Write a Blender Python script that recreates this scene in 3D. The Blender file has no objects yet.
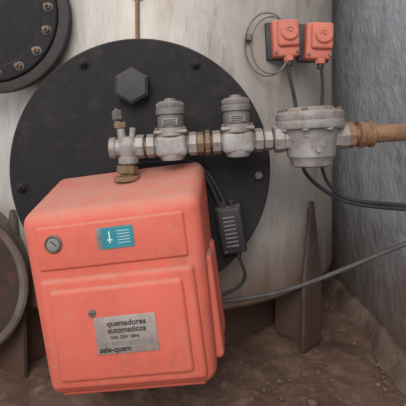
import bpy, bmesh, math, random
from mathutils import Vector, Matrix, Euler
random.seed(4)
H=0.783
scene=bpy.context.scene
scene.view_settings.view_transform='Standard'

# ---------------------------------------------------------------- materials
def mat(name,c1,c2=None,scale=6.0,rough=0.7,metal=0.0,bump=0.15,dust=None,dust_amt=0.8,stretch=(1,1,1),lo=0.35,hi=0.7,fine=60,spec=0.4,c3=None,zband=None,c4=None,s4=1.0,a4=0.85,st4=(1.6,1.6,0.30)):
    m=bpy.data.materials.new(name); m.use_nodes=True
    nt=m.node_tree; N=nt.nodes; L=nt.links
    b=N['Principled BSDF']; b.inputs['Roughness'].default_value=rough; b.inputs['Metallic'].default_value=metal
    b.inputs['Specular IOR Level'].default_value=spec
    geo=N.new('ShaderNodeNewGeometry')
    mp=N.new('ShaderNodeMapping'); mp.inputs['Scale'].default_value=stretch
    L.new(geo.outputs['Position'],mp.inputs['Vector'])
    n1=N.new('ShaderNodeTexNoise'); n1.inputs['Scale'].default_value=scale; n1.inputs['Detail'].default_value=8; n1.inputs['Roughness'].default_value=0.65
    L.new(mp.outputs[0],n1.inputs['Vector'])
    mr=N.new('ShaderNodeMapRange'); mr.inputs[1].default_value=lo; mr.inputs[2].default_value=hi
    L.new(n1.outputs[0],mr.inputs[0])
    mx=N.new('ShaderNodeMix'); mx.data_type='RGBA'
    mx.inputs[6].default_value=(*c1,1); mx.inputs[7].default_value=(*(c2 or c1),1)
    L.new(mr.outputs[0],mx.inputs[0])
    col=mx.outputs[2]
    def layer(col,c,sc,a,bb,st=None,amt=1.0):
        n3=N.new('ShaderNodeTexNoise'); n3.inputs['Scale'].default_value=sc; n3.inputs['Detail'].default_value=8; n3.inputs['Roughness'].default_value=0.72
        if st:
            m2=N.new('ShaderNodeMapping'); m2.inputs['Scale'].default_value=st; m2.inputs['Location'].default_value=(3.1,1.7,5.3)
            L.new(geo.outputs['Position'],m2.inputs['Vector']); L.new(m2.outputs[0],n3.inputs['Vector'])
        else: L.new(mp.outputs[0],n3.inputs['Vector'])
        m3=N.new('ShaderNodeMapRange'); m3.inputs[1].default_value=a; m3.inputs[2].default_value=bb; m3.inputs[4].default_value=amt
        L.new(n3.outputs[0],m3.inputs[0])
        x3=N.new('ShaderNodeMix'); x3.data_type='RGBA'; x3.inputs[7].default_value=(*c,1)
        L.new(m3.outputs[0],x3.inputs[0]); L.new(col,x3.inputs[6]); return x3.outputs[2]
    if c3: col=layer(col,c3,scale*2.7,0.52,0.68)
    if c4: col=layer(col,c4,9*s4,0.52,0.72,st4,a4)
    if zband:   # dirt that rises from the ground: (z_full, z_none, colour)
        z0,z1,zc=zband
        sp=N.new('ShaderNodeSeparateXYZ'); L.new(geo.outputs['Position'],sp.inputs[0])
        ad=N.new('ShaderNodeMath'); ad.operation='MULTIPLY_ADD'; ad.inputs[1].default_value=-0.5
        L.new(n1.outputs[0],ad.inputs[0]); L.new(sp.outputs[2],ad.inputs[2])
        mz=N.new('ShaderNodeMapRange'); mz.inputs[1].default_value=z0-0.25; mz.inputs[2].default_value=z1-0.25
        mz.inputs[3].default_value=1; mz.inputs[4].default_value=0
        L.new(ad.outputs[0],mz.inputs[0])
        xz=N.new('ShaderNodeMix'); xz.data_type='RGBA'; xz.inputs[7].default_value=(*zc,1)
        L.new(mz.outputs[0],xz.inputs[0]); L.new(col,xz.inputs[6]); col=xz.outputs[2]
    if dust:
        sp=N.new('ShaderNodeSeparateXYZ'); L.new(geo.outputs['Normal'],sp.inputs[0])
        md=N.new('ShaderNodeMapRange'); md.inputs[1].default_value=0.2; md.inputs[2].default_value=0.95; md.inputs[4].default_value=dust_amt
        L.new(sp.outputs[2],md.inputs[0])
        nd=N.new('ShaderNodeTexNoise'); nd.inputs['Scale'].default_value=22; nd.inputs['Detail'].default_value=7
        L.new(geo.outputs['Position'],nd.inputs['Vector'])
        mn_=N.new('ShaderNodeMapRange'); mn_.inputs[1].default_value=0.3; mn_.inputs[2].default_value=0.6; mn_.inputs[3].default_value=0.45
        L.new(nd.outputs[0],mn_.inputs[0])
        mu=N.new('ShaderNodeMath'); mu.operation='MULTIPLY'; L.new(md.outputs[0],mu.inputs[0]); L.new(mn_.outputs[0],mu.inputs[1])
        xd=N.new('ShaderNodeMix'); xd.data_type='RGBA'; xd.inputs[7].default_value=(*dust,1)
        L.new(mu.outputs[0],xd.inputs[0]); L.new(col,xd.inputs[6]); col=xd.outputs[2]
    L.new(col,b.inputs['Base Color'])
    if bump:
        n2=N.new('ShaderNodeTexNoise'); n2.inputs['Scale'].default_value=fine; n2.inputs['Detail'].default_value=6
        L.new(mp.outputs[0],n2.inputs['Vector'])
        bp=N.new('ShaderNodeBump'); bp.inputs['Strength'].default_value=bump; bp.inputs['Distance'].default_value=0.01
        L.new(n2.outputs[0],bp.inputs['Height']); L.new(bp.outputs[0],b.inputs['Normal'])
    return m
def srgb(r,g,b):
    f=lambda v:(v/255/12.92) if v/255<=0.04045 else ((v/255+0.055)/1.055)**2.4
    return (f(r),f(g),f(b))
DUST=srgb(156,132,116)
M_red=mat('burner_red_paint',srgb(204,100,84),srgb(190,94,78),7,0.7,bump=0.08,dust=srgb(178,128,112),dust_amt=0.9,c3=srgb(192,110,92),c4=srgb(164,90,74),s4=1.5,spec=0.2,a4=0.65,st4=(1.3,1.3,0.7))
M_redsw=mat('switch_red_plastic',srgb(196,112,94),srgb(180,102,86),12,0.6,bump=0.03,dust=DUST,c3=srgb(174,116,100),spec=0.25)
M_boiler=mat('boiler_sheet_metal',srgb(178,171,164),srgb(148,138,128),2.6,0.5,0.2,0.14,stretch=(2,2,0.7),c3=srgb(162,149,136),zband=(0.20,0.48,srgb(108,84,68)),fine=25,c4=srgb(122,102,84),a4=0.75)
M_neck=mat('neck_metal',srgb(120,110,102),srgb(90,76,66),5,0.7,0.1,0.2)
M_black=mat('black_enamel',srgb(32,30,32),srgb(40,37,38),7,0.75,0.0,0.1,dust=srgb(95,82,72),c3=srgb(50,45,43),dust_amt=0.7,spec=0.2)
M_blackp=mat('black_plastic',srgb(40,39,42),srgb(56,52,52),15,0.5,bump=0.03,dust=srgb(100,88,80),spec=0.3)
M_rim=mat('dirty_steel_rim',srgb(56,52,52),srgb(44,38,36),6,0.7,0.1,0.25,c3=srgb(72,54,44))
M_rimg=mat('grey_duct_rim',srgb(118,107,98),srgb(80,68,60),6,0.7,0.1,0.3,c3=srgb(94,66,52))
M_ductin=mat('rusted_duct_plate',srgb(66,52,46),srgb(42,36,34),7,0.85,0.0,0.3,c3=srgb(84,52,40))
M_alu=mat('cast_aluminium',srgb(154,150,147),srgb(122,114,108),14,0.55,0.3,0.2,dust=srgb(150,130,115),dust_amt=0.85,c3=srgb(122,106,92))
M_alud=mat('grey_coil_housing',srgb(116,111,109),srgb(92,85,82),16,0.55,0.2,0.1,dust=srgb(144,126,112))
M_rust=mat('rusty_pipe',srgb(144,112,84),srgb(108,78,54),18,0.75,0.1,0.35,c3=srgb(94,60,40),dust=srgb(144,116,94),dust_amt=0.4)
M_brass=mat('brass',srgb(130,108,80),srgb(98,80,62),20,0.6,0.3,0.1,c3=srgb(104,84,68))
M_steel=mat('bolt_steel',srgb(120,112,106),srgb(84,74,66),25,0.55,0.4,0.1)
M_cable=mat('cable_rubber',srgb(38,37,40),srgb(54,50,50),20,0.6,bump=0,spec=0.3)
M_cableg=mat('grey_cable',srgb(66,62,62),srgb(92,84,80),20,0.6,bump=0)
M_lab=mat('label_grey',srgb(134,130,126),srgb(98,92,88),30,0.6,bump=0)
M_teal=mat('label_teal',srgb(32,116,130),srgb(54,130,138),20,0.5,bump=0)
M_plate=mat('nameplate_silver',srgb(166,158,152),srgb(140,128,120),26,0.45,0.3,0,c3=srgb(156,122,108))
M_ink=mat('ink',srgb(44,40,42),rough=0.6,bump=0)
M_inkw=mat('ink_white',srgb(205,214,214),rough=0.6,bump=0)
M_wall=mat('plaster',srgb(182,184,188),srgb(138,141,148),3.8,0.9,0,0.7,stretch=(1,1,0.8),c3=srgb(152,143,136),zband=(0.08,0.50,srgb(116,96,84)),fine=30,c4=srgb(116,102,92),s4=0.7,a4=0.7,st4=(1.2,1.2,0.7))
M_wallb=mat('plaster_rear',srgb(110,102,96),srgb(80,70,62),3,0.9,0,0.3)
M_floor=mat('dirt_floor',srgb(120,94,80),srgb(82,63,53),4.5,0.75,0,0.8,c3=srgb(136,111,95),fine=26)
M_leg=mat('leg_steel',srgb(100,90,84),srgb(66,54,48),8,0.75,0.1,0.2,c3=srgb(100,70,54),zband=(0.05,0.3,srgb(88,64,52)))
M_skirt=mat('rusted_skirt',srgb(96,70,58),srgb(62,46,38),6,0.9,0,0.4)
M_conc=mat('dirty_concrete',srgb(128,106,94),srgb(84,66,56),8,0.95,0,0.6)

# ---------------------------------------------------------------- helpers
def group(name,loc,rot=(0,0,0)):
    e=bpy.data.objects.new(name,None); scene.collection.objects.link(e)
    e.location=loc; e.rotation_euler=rot; e.empty_display_size=0.05
    return e
def fin(name,bm,m,parent=None,smooth=True,bevel=0,seg=3,M=None,auto=True):
    me=bpy.data.meshes.new(name)
    bmesh.ops.recalc_face_normals(bm,faces=bm.faces)
    bm.to_mesh(me); bm.free()
    o=bpy.data.objects.new(name,me); scene.collection.objects.link(o)
    me.materials.append(m)
    if M is not None: o.matrix_local=M
    if parent is not None: o.parent=parent
    if bevel:
        md=o.modifiers.new('bev','BEVEL'); md.width=bevel; md.segments=seg; md.limit_method='ANGLE'; md.angle_limit=math.radians(30)
    if smooth:
        for p in me.polygons: p.use_smooth=True
        if auto and not bevel:
            bm2=bmesh.new(); bm2.from_mesh(me)
            for e in bm2.edges:
                if len(e.link_faces)==2 and e.calc_face_angle(0)>math.radians(35): e.smooth=False
            bm2.to_mesh(me); bm2.free()
    return o
def box(name,c,s,m,parent=None,bevel=0.003,seg=2,rot=(0,0,0)):
    bm=bmesh.new(); bmesh.ops.create_cube(bm,size=1)
    for v in bm.verts: v.co=Vector((v.co.x*s[0],v.co.y*s[1],v.co.z*s[2]))
    return fin(name,bm,m,parent,True,bevel,seg,Matrix.Translation(c)@Euler(rot).to_matrix().to_4x4())
def axmat(o,d):
    d=Vector(d).normalized()
    return Matrix.Translation(o)@d.to_track_quat('Z','Y').to_matrix().to_4x4()
def rev(name,o,d,prof,m,parent=None,seg=40,flat=False,twist=0):
    """revolve profile [(radius,height)] about axis d from origin o"""
    bm=bmesh.new(); rings=[]
    for r,h in prof:
        if r<1e-6: rings.append([bm.verts.new((0,0,h))])
        else: rings.append([bm.verts.new((r*math.cos(twist+2*math.pi*i/seg),r*math.sin(twist+2*math.pi*i/seg),h)) for i in range(seg)])
    for a,b in zip(rings,rings[1:]):
        for i in range(seg):
            j=(i+1)%seg
            if len(a)==1 and len(b)==1: continue
            if len(a)==1: bm.faces.new((a[0],b[i],b[j]))
            elif len(b)==1: bm.faces.new((a[i],a[j],b[0]))
            else: bm.faces.new((a[i],a[j],b[j],b[i]))
    return fin(name,bm,m,parent,not flat,0,2,axmat(o,d))
def cyl(name,a,b,r,m,parent=None,seg=32,ch=None,flat=False,twist=0):
    a=Vector(a);b=Vector(b);L=(b-a).length
    c=min(r,L)*0.12 if ch is None else ch
    return rev(name,a,b-a,[(0,0),(r-c,0),(r,c),(r,L-c),(r-c,L),(0,L)],m,parent,seg,flat,twist)
def hexn(name,a,b,r,m,parent=None,n=6,twist=0): return cyl(name,a,b,r,m,parent,n,0.002,True,twist)
def tube(name,pts,r,m,parent=None,cyclic=False,res=10):
    cu=bpy.data.curves.new(name,'CURVE'); cu.dimensions='3D'; cu.bevel_depth=r; cu.bevel_resolution=3; cu.use_fill_caps=True
    sp=cu.splines.new('NURBS'); sp.points.add(len(pts)-1)
    for p,q in zip(sp.points,pts): p.co=(*q,1)
    sp.order_u=4; sp.use_endpoint_u=not cyclic; sp.use_cyclic_u=cyclic; sp.resolution_u=res
    t=bpy.data.objects.new('tmp',cu); scene.collection.objects.link(t)
    dg=bpy.context.evaluated_depsgraph_get()
    me=bpy.data.meshes.new_from_object(t.evaluated_get(dg)); bpy.data.objects.remove(t)
    me.name=name; me.materials.clear(); me.materials.append(m)
    for p in me.polygons:p.use_smooth=True
    o=bpy.data.objects.new(name,me); scene.collection.objects.link(o)
    if parent is not None:o.parent=parent
    return o
def text(name,s,loc,size,m,parent,rot=(math.pi/2,0,0),ext=0.0004):
    cu=bpy.data.curves.new(name,'FONT'); cu.body=s; cu.size=size; cu.extrude=ext; cu.align_x='LEFT'; cu.offset=size*0.02
    t=bpy.data.objects.new('tmp',cu); scene.collection.objects.link(t)
    dg=bpy.context.evaluated_depsgraph_get()
    me=bpy.data.meshes.new_from_object(t.evaluated_get(dg)); bpy.data.objects.remove(t)
    me.materials.clear(); me.materials.append(m)
    o=bpy.data.objects.new(name,me); scene.collection.objects.link(o); o.location=loc; o.rotation_euler=rot; o.parent=parent
    return o

# ---------------------------------------------------------------- room
from mathutils import noise as mn
def grid(fx,nx,ny):
    bm=bmesh.new(); g=[[bm.verts.new(fx(i/nx,j/ny)) for j in range(ny+1)] for i in range(nx+1)]
    for i in range(nx):
        for j in range(ny): bm.faces.new((g[i][j],g[i+1][j],g[i+1][j+1],g[i][j+1]))
    return bm
def fl(u,v):
    x=-2+2.75*u; y=-1.9+4.0*v
    return (x,y,0.014*mn.noise(Vector((x*5,y*5,0)))+0.008*mn.noise(Vector((x*17,y*17,3)))-0.012)
fin('floor',grid(fl,150,210),M_floor,auto=False)
box('wall_right',(0.74,0.1,1.2),(0.12,4.0,2.46),M_wall,bevel=0)
box('wall_back',(-0.65,2.06,1.2),(2.75,0.12,2.46),M_wallb,bevel=0)
bm=bmesh.new(); rings=[]
for k in range(120):
    y=-1.5+3.4*k/119; w=0.042+0.03*mn.noise(Vector((y*4,0,0)))+0.012*mn.noise(Vector((y*15,0,0))); h=0.055+0.02*mn.noise(Vector((y*5,9,0)))+0.012*mn.noise(Vector((y*19,9,0)))
    rings.append([bm.verts.new(p) for p in ((0.682,y,-0.01),(0.682,y,h),(0.682-w*0.6,y,h*0.9),(0.682-w,y,h*0.5),(0.682-w*1.5,y,-0.01))])
for a,b in zip(rings,rings[1:]):
    for i in range(4): bm.faces.new((a[i],a[i+1],b[i+1],b[i]))
bm.faces.new(rings[0]); bm.faces.new(rings[-1])
fin('baseboard_right',bm,M_conc,auto=False)

# ---------------------------------------------------------------- boiler
BX,BY,R=-0.22,0.88,0.85
g=group('boiler',(BX,BY,0))
rev('shell',(0,0,0.21),(0,0,1),[(0.70,0.0),(R-0.01,0),(R,0.012),(R,2.1),(R-0.02,2.13),(0,2.2)],M_boiler,g,160)
rev('skirt',(0,0,-0.01),(0,0,1),[(0,0.0),(0.66,0),(0.66,0.26),(0,0.26)],M_skirt,g,96)
def leg(nm,ang):
    a=math.radians(ang); c=Vector((math.cos(a),math.sin(a),0)); t=Vector((-math.sin(a),math.cos(a),0))
    bm=bmesh.new()
    out=[(-0.064,0.0),(0.064,0.0),(0.060,0.24),(0.007,0.53),(-0.007,0.53),(-0.060,0.24)]
    f=[bm.verts.new(c*(R+0.022)+t*x+Vector((0,0,z))) for x,z in out]
    b=[bm.verts.new(c*(R+0.010)+t*x+Vector((0,0,z))) for x,z in out]
    bm.faces.new(f);bm.faces.new(b)
    for i in range(6): bm.faces.new((f[i],f[(i+1)%6],b[(i+1)%6],b[i]))
    fin(nm+'_plate',bm,M_leg,g,False)
    bm=bmesh.new()
    prof=[(R-0.14,-0.005),(R+0.01,-0.005),(R+0.01,0.5),(R-0.004,0.5),(R-0.004,0.24),(R-0.14,0.24)]
    f=[bm.verts.new(c*r+t*0.006+Vector((0,0,z))) for r,z in prof]; b=[bm.verts.new(c*r-t*0.006+Vector((0,0,z))) for r,z in prof]
    bm.faces.new(f);bm.faces.new(b)
    for i in range(6): bm.faces.new((f[i],f[(i+1)%6],b[(i+1)%6],b[i]))
    fin(nm+'_web',bm,M_leg,g,False)
leg('leg_1',-44.0); leg('leg_2',-118); leg('leg_3',60); leg('leg_4',150)
FX,FZ=-0.185,0.678
cyl('burner_neck',(FX-BX,-0.018-BY,FZ),(FX-BX,0.35-BY,FZ),0.368,M_neck,g,96,0.002)

fd=group('burner_mounting_flange',(FX,0,FZ))
rev('disc',(0,-0.012,0),(0,-1,0),[(0,0),(0.378,0),(0.382,0.004),(0.382,0.016),(0.378,0.020),(0,0.020)],M_black,fd,128)
for k,a in enumerate((189,-3,62,118,235,300)):
    x,z=0.347*math.cos(math.radians(a)),0.347*math.sin(math.radians(a))
    mm=M_steel if k==1 else M_black
    cyl('washer_%d'%k,(x,-0.030,z),(x,-0.036,z),0.016,M_black,fd,24)
    hexn('nut_%d'%k,(x,-0.034,z),(x,-0.047,z),0.0125,mm,fd)
    cyl('stud_%d'%k,(x,-0.045,z),(x,-0.056,z),0.006,mm,fd,16)
hx,hz=-0.201-FX,0.916-FZ
cyl('sight_collar',(hx,-0.030,hz),(hx,-0.045,hz),0.038,M_black,fd,32)
rev('sight_hex_cap',(hx,-0.042,hz),(0,-1,0),[(0,0),(0.048,0),(0.053,0.006),(0.053,0.034),(0.044,0.040),(0,0.041)],M_blackp,fd,6,True,math.radians(30))

def hatch(name,x,z,r,cover,nb,rimmat,depth):
    h=group(name,(x,0,z))
    rev('rim_flange',(0,0.02,0),(0,-1,0),[(r*0.8,-0.02),(r,-0.02),(r,0.0),(r+0.003,0.002),(r+0.003,0.018),(r,0.02),(r*0.88,0.02),(r*0.88,0.0)],rimmat,h,96)
    cyl('neck',(0,0.03,0),(0,depth,0),r*0.86,M_neck,h,80,0.002)
    rev('cover',(0,0.015,0),(0,-1,0),[(0,0),(r*0.87,0),(r*0.87,0.022),(r*0.855,0.026),(r*0.68,0.026),(r*0.66,0.020),(r*0.3,0.028),(0,0.03)],cover,h,96)
    for k in range(nb):
        a=2*math.pi*(k+0.35)/nb; bx,bz=r*0.77*math.cos(a),r*0.77*math.sin(a)
        cyl('washer_%d'%k,(bx,-0.010,bz),(bx,-0.013,bz),0.014,M_steel,h,20)
        hexn('nut_%d'%k,(bx,-0.012,bz),(bx,-0.026,bz),0.0110,M_steel,h,6,a)
        cyl('stud_%d'%k,(bx,-0.024,bz),(bx,-0.038,bz),0.0055,M_rust,h,12)
    return h
hatch('inspection_hatch',-0.634,1.133,0.228,M_black,16,M_rim,0.36)
r=0.235
h2=group('flue_collar',(-0.775,0.03,0.31))
rev('rolled_rim',(0,0.02,0),(0,-1,0),[(r*0.88,0.0),(r*0.97,0.0),(r,0.008),(r,0.018),(r*0.97,0.024),(r*0.92,0.024),(r*0.89,0.018),(r*0.88,0.0)],M_rimg,h2,96)
cyl('duct',(0,0.022,0),(0,0.55,0),r*0.92,M_rimg,h2,80,0.002)
cyl('plate',(0,0.021,0),(0,0.012,0),r*0.9,M_ductin,h2,80,0.001)
for k,x in enumerate((-0.06,0.03,0.105)):
    hh=math.sqrt((r*0.84)**2-x*x)
    box('bar_%d'%k,(x,0.002,0),(0.022,0.02,2*hh-0.02),M_leg,h2,0.002)
box('stand',(0.0,0.12,-0.26),(0.12,0.10,0.13),M_leg,h2,0.004)

# ---------------------------------------------------------------- burner
bg=group('gas_burner',(-0.178,-0.175,0.412),(0,math.radians(-7.8),math.radians(-5)))
W,D0,D1=0.201,-0.125,0.115
def hull(name,pr,m,bev,seg=6):
    bm=bmesh.new()
    wz=lambda z:W*(1.0+0.17*(z+0.02))
    a=[bm.verts.new((-wz(z)-(0.006 if z>0 else 0),y,z)) for y,z in pr]; b=[bm.verts.new((wz(z),y,z)) for y,z in pr]
    bm.faces.new(a);bm.faces.new(b)
    n=len(pr)
    for i in range(n): bm.faces.new((a[i],a[(i+1)%n],b[(i+1)%n],b[i]))
    return fin(name,bm,m,bg,True,bev,seg)
hull('cover',[(D0,-0.215),(D0,0.205),(D1,0.276),(D1,-0.20)],M_red,0.030,7)
box('front_upper_band',(-0.002,D0-0.000,0.128),(0.345,0.013,0.100),M_red,bg,0.0063,4)
box('front_lower_panel',(0.0,D0-0.000,-0.066),(0.356,0.028,0.250),M_red,bg,0.0125,4)
box('front_inner_panel',(0.0,D0-0.010,-0.066),(0.304,0.026,0.205),M_red,bg,0.010,4)
for s in (-1,1):
    n='l' if s<0 else 'r'
    box('side_rib_'+n,(s*(W-0.002),-0.045,-0.06),(0.03,0.075,0.24),M_red,bg,0.012,5)
    box('side_rib_rear_'+n,(s*(W-0.004),0.055,-0.06),(0.03,0.06,0.24),M_red,bg,0.012,5)
box('base_lip',(0,D0+0.115,-0.210),(0.34,0.20,0.02),M_red,bg,0.009,4)
yf=D0-0.0065
gx,gz=-0.132,0.138
rev('gauge_bezel',(gx,yf+0.004,gz),(0,-1,0),[(0,0),(0.021,0),(0.021,0.006),(0.018,0.009),(0.016,0.006),(0,0.006)],M_steel,bg,40)
cyl('gauge_glass',(gx,yf-0.002,gz),(gx,yf-0.004,gz),0.0145,M_lab,bg,32)
box('gauge_needle',(gx+0.002,yf-0.005,gz+0.002),(0.018,0.001,0.002),M_ink,bg,0,rot=(0,0.7,0))
box('teal_label',(0.012,yf-0.0006,0.138),(0.086,0.0014,0.050),M_lab,bg,0.0005)
box('teal_label_face',(0.018,yf-0.0014,0.138),(0.072,0.0014,0.046),M_teal,bg,0)
for k in range(5): box('teal_line_%d'%k,(0.032,yf-0.0024,0.152-k*0.0066),(0.028,0.0008,0.0009),M_inkw,bg,0)
box('teal_mark_v',(0.0,yf-0.0024,0.140),(0.0025,0.0008,0.026),M_inkw,bg,0)
box('teal_mark_h',(0.0,yf-0.0024,0.134),(0.012,0.0008,0.0025),M_inkw,bg,0)
yp=D0-0.0238
box('nameplate',(0.014,yp,-0.070),(0.138,0.002,0.082),M_plate,bg,0.0008)
text('plate_text_1','quemadores',(-0.026,yp-0.0012,-0.050),0.0175,M_ink,bg)
text('plate_text_2','automaticos',(-0.026,yp-0.0012,-0.065),0.0175,M_ink,bg)
text('plate_text_3','GAS  220V  50Hz',(-0.022,yp-0.0012,-0.078),0.009,M_ink,bg)
box('plate_strip',(0.026,yp-0.0012,-0.088),(0.09,0.001,0.008),M_lab,bg,0)
text('plate_text_4','sele-quem',(-0.050,yp-0.0012,-0.106),0.0175,M_ink,bg)
cyl('cover_screw',(-0.056,yp+0.002,-0.018),(-0.056,yp-0.004,-0.018),0.008,M_steel,bg,24)
box('screw_slot',(-0.056,yp-0.0042,-0.018),(0.012,0.001,0.002),M_ink,bg,0)
cyl('blast_tube',(0.0,D1-0.01,0.0),(-0.008,D1+0.045,0.0),0.09,M_neck,bg,48)
cyl('tube_flange',(-0.008,D1+0.008,0.0),(-0.010,D1+0.024,0.0),0.125,M_black,bg,48)

# ---------------------------------------------------------------- gas train
gt=group('gas_valve_train',(-0.197,-0.15,H-0.037),(0,math.radians(-3.1),0))
cyl('riser_pipe',(0,0,-0.02),(-0.006,0,-0.135),0.019,M_rust,gt)
hexn('riser_union',(-0.004,0,-0.048),(-0.006,0,-0.068),0.028,M_brass,gt,8)
cyl('riser_flange',(-0.006,0,-0.076),(-0.006,0,-0.088),0.034,M_rust,gt)
rev('elbow_body',(-0.0,0,-0.042),(0,0,1),[(0,0),(0.026,0),(0.027,0.014),(0.023,0.018),(0.026,0.03),(0.030,0.042),(0.028,0.056),(0.018,0.068),(0,0.072)],M_alu,gt,32)
cyl('elbow_boss_left',(-0.042,0,0),(0,0,0),0.024,M_alu,gt)
cyl('elbow_collar_left',(-0.046,0,0),(-0.030,0,0),0.028,M_alu,gt)
cyl('elbow_boss',(0,0,0),(0.045,0,0),0.023,M_alu,gt)
hexn('elbow_collar',(0.022,0,0),(0.044,0,0),0.031,M_alu,gt,8)
cyl('ball_valve_stem',(-0.014,0,0.02),(-0.016,0,0.058),0.011,M_alu,gt)
hexn('ball_valve_nut',(-0.016,0,0.050),(-0.017,0,0.066),0.017,M_brass,gt)
tube('ball_valve_lever',[(-0.018,0,0.064),(-0.030,0,0.068),(-0.036,0,0.085),(-0.022,0,0.10)],0.007,M_steel,gt)
hexn('ball_valve_knob',(-0.022,0,0.072),(-0.024,0,0.098),0.014,M_steel,gt)
cyl('test_nipple',(0.012,-0.002,0.02),(0.016,-0.004,0.05),0.008,M_alu,gt)
cyl('nipple_1',(0.04,0,0),(0.07,0,0),0.018,M_brass,gt)
def valve(n,x):
    p='valve_%d_'%n
    box(p+'body',(x,0,-0.002),(0.082,0.070,0.056),M_alu,gt,0.012,4)
    rev(p+'bowl',(x,0,0.0),(0,0,-1),[(0,0),(0.034,0),(0.034,0.03),(0.028,0.040),(0,0.042)],M_alu,gt,32)
    for s in (-1,1):
        rev(p+'port_%d'%(s+1),(x+s*0.03,0,0),(s,0,0),[(0,0),(0.024,0),(0.025,0.012),(0.031,0.016),(0.031,0.034),(0.027,0.036),(0,0.036)],M_alu,gt,8,True)
    cyl(p+'bonnet',(x,0,0.022),(x,0,0.044),0.041,M_alu,gt,40)
    box(p+'bonnet_plate',(x,0,0.034),(0.086,0.074,0.010),M_alu,gt,0.004,3)
    for a in (-1,1):
        for b in (-1,1): cyl(p+'screw_%d%d'%(a+1,b+1),(x+a*0.035,b*0.029,0.037),(x+a*0.035,b*0.029,0.046),0.005,M_steel,gt,12)
    rev(p+'coil',(x,0,0.042),(0,0,1),[(0,0),(0.034,0),(0.0355,0.004),(0.0355,0.030),(0.033,0.032),(0.033,0.036),(0.0385,0.038),(0.0385,0.050),(0.034,0.054),(0.034,0.066),(0.030,0.071),(0.016,0.073),(0.014,0.079),(0,0.080)],M_alud,gt,40)
    for k in range(26):
        a=2*math.pi*k/26
        box(p+'knurl_%d'%k,(x+0.0345*math.cos(a),0.0345*math.sin(a),0.102),(0.004,0.004,0.014),M_alud,gt,0.001,1,(0,0,a))
    box(p+'label',(x,-0.0362,0.059),(0.040,0.002,0.018),M_lab,gt,0.0006)
    for k in range(3): box(p+'label_line_%d'%k,(x,-0.0378,0.064-k*0.005),(0.032,0.0008,0.0018),M_ink,gt,0)
    box(p+'connector',(x+0.005,0.039,0.062),(0.034,0.03,0.034),M_blackp,gt,0.004)
valve(1,0.116); valve(2,0.288)
hexn('union_nut',(0.182,0,0),(0.200,0,0),0.030,M_brass,gt,8)
cyl('union_pipe',(0.17,0,0),(0.23,0,0),0.018,M_rust,gt)
hexn('union_nut_b',(0.203,0,0),(0.216,0,0),0.034,M_brass,gt,8)
cyl('nipple_2',(0.345,0,0),(0.40,0,0),0.018,M_brass,gt)
hexn('nipple_2_hex',(0.356,0,0),(0.378,0,0),0.029,M_alu,gt,8)
fx=0.479
rev('filter_bowl',(fx,0,-0.076),(0,0,1),[(0,0),(0.046,0),(0.052,0.004),(0.055,0.020),(0.062,0.028),(0.064,0.06),(0.070,0.085),(0.072,0.096),(0.086,0.100),(0.088,0.104),(0.088,0.118),(0.085,0.121),(0.087,0.124),(0.087,0.138),(0.082,0.144),(0.066,0.148),(0.060,0.154),(0,0.157)],M_alu,gt,64)
for s in (-1,1):
    rev('filter_port_%d'%(s+1),(fx+s*0.04,0,0),(s,0,0),[(0,0),(0.034,0),(0.033,0.03),(0.036,0.034),(0.036,0.054),(0.032,0.057),(0,0.057)],M_alu,gt,8,True)
for k in range(8):
    a=2*math.pi*(k+0.5)/8
    x,y=fx+0.076*math.cos(a),0.076*math.sin(a)
    cyl('filter_screw_%d'%k,(x,y,0.062),(x,y,0.075),0.007,M_steel,gt,16)
    cyl('filter_boss_%d'%k,(x,y,0.018),(x,y,0.064),0.010,M_alu,gt,16)
box('filter_arrow',(fx-0.01,-0.064,0.005),(0.04,0.004,0.006),M_alu,gt,0.001)
cyl('filter_test_point',(fx,-0.055,-0.03),(fx,-0.072,-0.03),0.007,M_alu,gt,16)
cyl('supply_pipe',(0.56,0,0),(0.88,0,-0.0),0.0235,M_rust,gt)
hexn('supply_hex',(0.572,0,0),(0.592,0,0),0.034,M_rust,gt,8)
cyl('supply_coupling',(0.602,0,0),(0.64,0,0),0.032,M_rust,gt)
cyl('supply_coupling_rim',(0.604,0,0),(0.612,0,0),0.036,M_rust,gt)
cyl('supply_coupling_rim_b',(0.63,0,0),(0.64,0,0),0.035,M_rust,gt)
cyl('supply_escutcheon',(0.862,0,0),(0.875,0,0),0.04,M_rust,gt)

# ---------------------------------------------------------------- pressure switches
def switch(name,x,z,surfY,roll):
    s=group(name,(x,0.10,z),(0,roll,0))
    box('housing',(0,0.012,0),(0.086,0.052,0.120),M_redsw,s,0.010,4)
    box('front_lid',(0.006,-0.018,0.014),(0.070,0.022,0.086),M_redsw,s,0.010,4)
    rev('dial_cover',(0.008,-0.026,0.016),(0,-1,0),[(0,0),(0.029,0),(0.028,0.010),(0.024,0.013),(0.012,0.013),(0.010,0.010),(0,0.010)],M_redsw,s,40)
    box('dial_slot',(0.008,-0.0375,0.016),(0.012,0.003,0.003),M_rust,s,0.0008,1,(0,0.6,0))
    box('rear_plate',(-0.006,0.046,0.002),(0.104,0.022,0.126),M_blackp,s,0.004)
    box('wall_bracket',(0,(0.055+surfY-0.10)/2+0.005,0),(0.05,surfY-0.155+0.03,0.07),M_leg,s,0.003)
    hexn('cable_gland',(0.008,0.0,-0.056),(0.008,0.0,-0.074),0.017,M_redsw,s)
    cyl('gland_tail',(0.008,0.0,-0.070),(0.008,0.0,-0.090),0.011,M_blackp,s)
    for a in (-1,1): cyl('screw_%d'%(a+1),(a*0.034,-0.012,-0.046),(a*0.034,-0.020,-0.046),0.005,M_steel,s,12)
switch('pressure_switch',0.268,1.090,0.20,math.radians(-3))
switch('pressure_switch.001',0.376,1.081,0.285,math.radians(2))
cc=group('capillary_tube_coil',(0.208,0.095,1.07))
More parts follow.
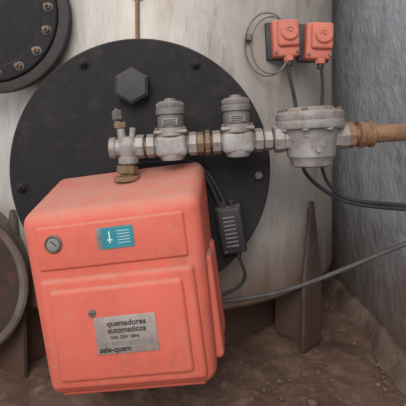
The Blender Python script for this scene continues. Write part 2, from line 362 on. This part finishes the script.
tube('loop',[(0.074*math.cos(a),0.0,0.105*math.sin(a)) for a in [2*math.pi*k/16 for k in range(16)]],0.0025,M_steel,cc,True)
tube('loop_inner',[(0.012+0.066*math.cos(a),-0.006,0.094*math.sin(a)-0.004) for a in [2*math.pi*k/16 for k in range(16)]],0.0022,M_steel,cc,True)
box('clip',(-0.060,0.012,0.02),(0.016,0.06,0.02),M_steel,cc,0.002)

vp=group('vent_hose',(-0.20,0.02,1.3))
tube('hose',[(0,0.0,-0.245),(-0.002,0,-0.1),(0.002,0,0.1),(0.0,0,0.5),(0,0.03,0.8)],0.006,M_rust,vp)
box('hose_clip',(0,0.008,-0.1),(0.03,0.02,0.012),M_steel,vp,0.002)

# ---------------------------------------------------------------- cables
c=group('pressure_switch_cable',(0,0,0))
tube('cable',[(.276,.10,1.005),(.277,.09,.97),(.282,.03,.90),(.285,-.005,.80),(.285,-.01,.70),(.31,-.015,.65),(.36,-.02,.61),(.42,-.03,.577),(.52,-.04,.566),(.62,-.06,.563),(.69,-.07,.563)],0.0058,M_cable,c)
c=group('pressure_switch_cable.001',(0,0,0))
tube('cable',[(.384,.10,1.0),(.384,.09,.97),(.372,.04,.92),(.358,.01,.85),(.35,0,.75),(.352,-.01,.67),(.375,-.02,.62),(.42,-.03,.585),(.52,-.04,.578),(.62,-.06,.575),(.69,-.07,.573)],0.0052,M_cable,c)
c=group('power_cable',(0,0,0))
tube('cable',[(.0,-.03,.285),(.05,-.02,.285),(.12,-.01,.290),(.20,0,.298),(.30,0,.325),(.42,-.01,.378),(.52,-.02,.425),(.62,-.04,.475),(.69,-.05,.51)],0.0068,M_cableg,c)
c=group('burner_wiring_bundle',(0,0,0))
tube('cable_a',[(-.235,-.06,.70),(-.17,-.085,.715),(-.08,-.09,.72),(-.02,-.08,.70),(.01,-.08,.66),(.03,-.07,.62),(.052,-.06,.565)],0.0055,M_cable,c)
tube('cable_b',[(-.225,-.05,.69),(-.15,-.07,.70),(-.06,-.08,.705),(.0,-.07,.69),(.028,-.07,.65),(.05,-.065,.61),(.068,-.06,.565)],0.0055,M_cable,c)
tube('cable_c',[(-.08,-.11,.76),(-.04,-.10,.72),(-.01,-.09,.66),(.0,-.09,.60),(.012,-.09,.54),(.02,-.1,.48)],0.005,M_cable,c)
tube('cable_d',[(.095,-.06,.45),(.11,-.06,.41),(.125,-.05,.38),(.115,-.05,.345),(.07,-.06,.325),(.0,-.09,.315)],0.005,M_cable,c)

jb=group('terminal_box',(0.080,-0.058,0.508),(0,math.radians(-9),0))
box('base',(0,0.008,0),(0.074,0.034,0.136),M_blackp,jb,0.004)
box('lid',(0,-0.014,0),(0.066,0.018,0.126),M_blackp,jb,0.004)
box('label',(-0.002,-0.0236,0.0),(0.044,0.002,0.098),M_ink,jb,0.0005)
for k in range(8):
    box('label_row_%d'%k,(-0.003,-0.0250,0.040-k*0.0115),(0.034,0.001,0.0030),M_lab,jb,0)
for s in (-1,1):
    cyl('lid_screw_%d'%(s+1),(s*0.024,-0.021,0.055*s),(s*0.024,-0.0255,0.055*s),0.0035,M_steel,jb,12)
    cyl('gland_%d'%(s+1),(s*0.012,0.0,0.062),(s*0.012,0,0.082),0.009,M_blackp,jb,16)
cyl('gland_b',(0.010,0,-0.062),(0.010,0,-0.08),0.009,M_blackp,jb,16)

# ---------------------------------------------------------------- rubble
bm=bmesh.new()
for k in range(110):
    if k<50: x,y=random.gauss(0.12,0.12),random.gauss(0.05,0.10)
    elif k<90: x,y=random.gauss(0.58,0.03),random.uniform(-0.3,0.6)
    else: x,y=random.uniform(-0.7,0.62),random.uniform(-0.6,0.25)
    if x>0.62: x=0.6
    r=random.uniform(0.003,0.010)*(1.9 if k<7 else 1)
    res=bmesh.ops.create_icosphere(bm,subdivisions=1,radius=r)
    for v in res['verts']:
        v.co=v.co*random.uniform(0.7,1.25); v.co.z*=0.6; v.co+=Vector((x,y,r*0.2-0.008))
fin('rubble',bm,M_conc,None,False)

# ---------------------------------------------------------------- light
w=bpy.data.worlds.new('World'); scene.world=w; w.use_nodes=True
bgn=w.node_tree.nodes['Background']; bgn.inputs[0].default_value=(0.90,0.94,1.0,1); bgn.inputs[1].default_value=1.08
def area(n,loc,tgt,size,e,col):
    l=bpy.data.lights.new(n,'AREA'); l.size=size; l.energy=e; l.color=col
    o=bpy.data.objects.new(n,l); scene.collection.objects.link(o); o.location=loc
    o.rotation_euler=(Vector(tgt)-Vector(loc)).to_track_quat('-Z','Y').to_euler()
area('daylight_opening',(-0.45,-2.7,2.3),(0.1,0.1,0.55),1.5,74,(1,0.97,0.93))
cam=bpy.data.cameras.new('camera'); co=bpy.data.objects.new('camera',cam); scene.collection.objects.link(co)
co.location=(0,-1.194,H); co.rotation_euler=(math.pi/2,0,0)
cam.sensor_width=36; cam.lens=36*398/406; cam.shift_y=-(203-133)/406; cam.clip_start=0.02
scene.camera=co
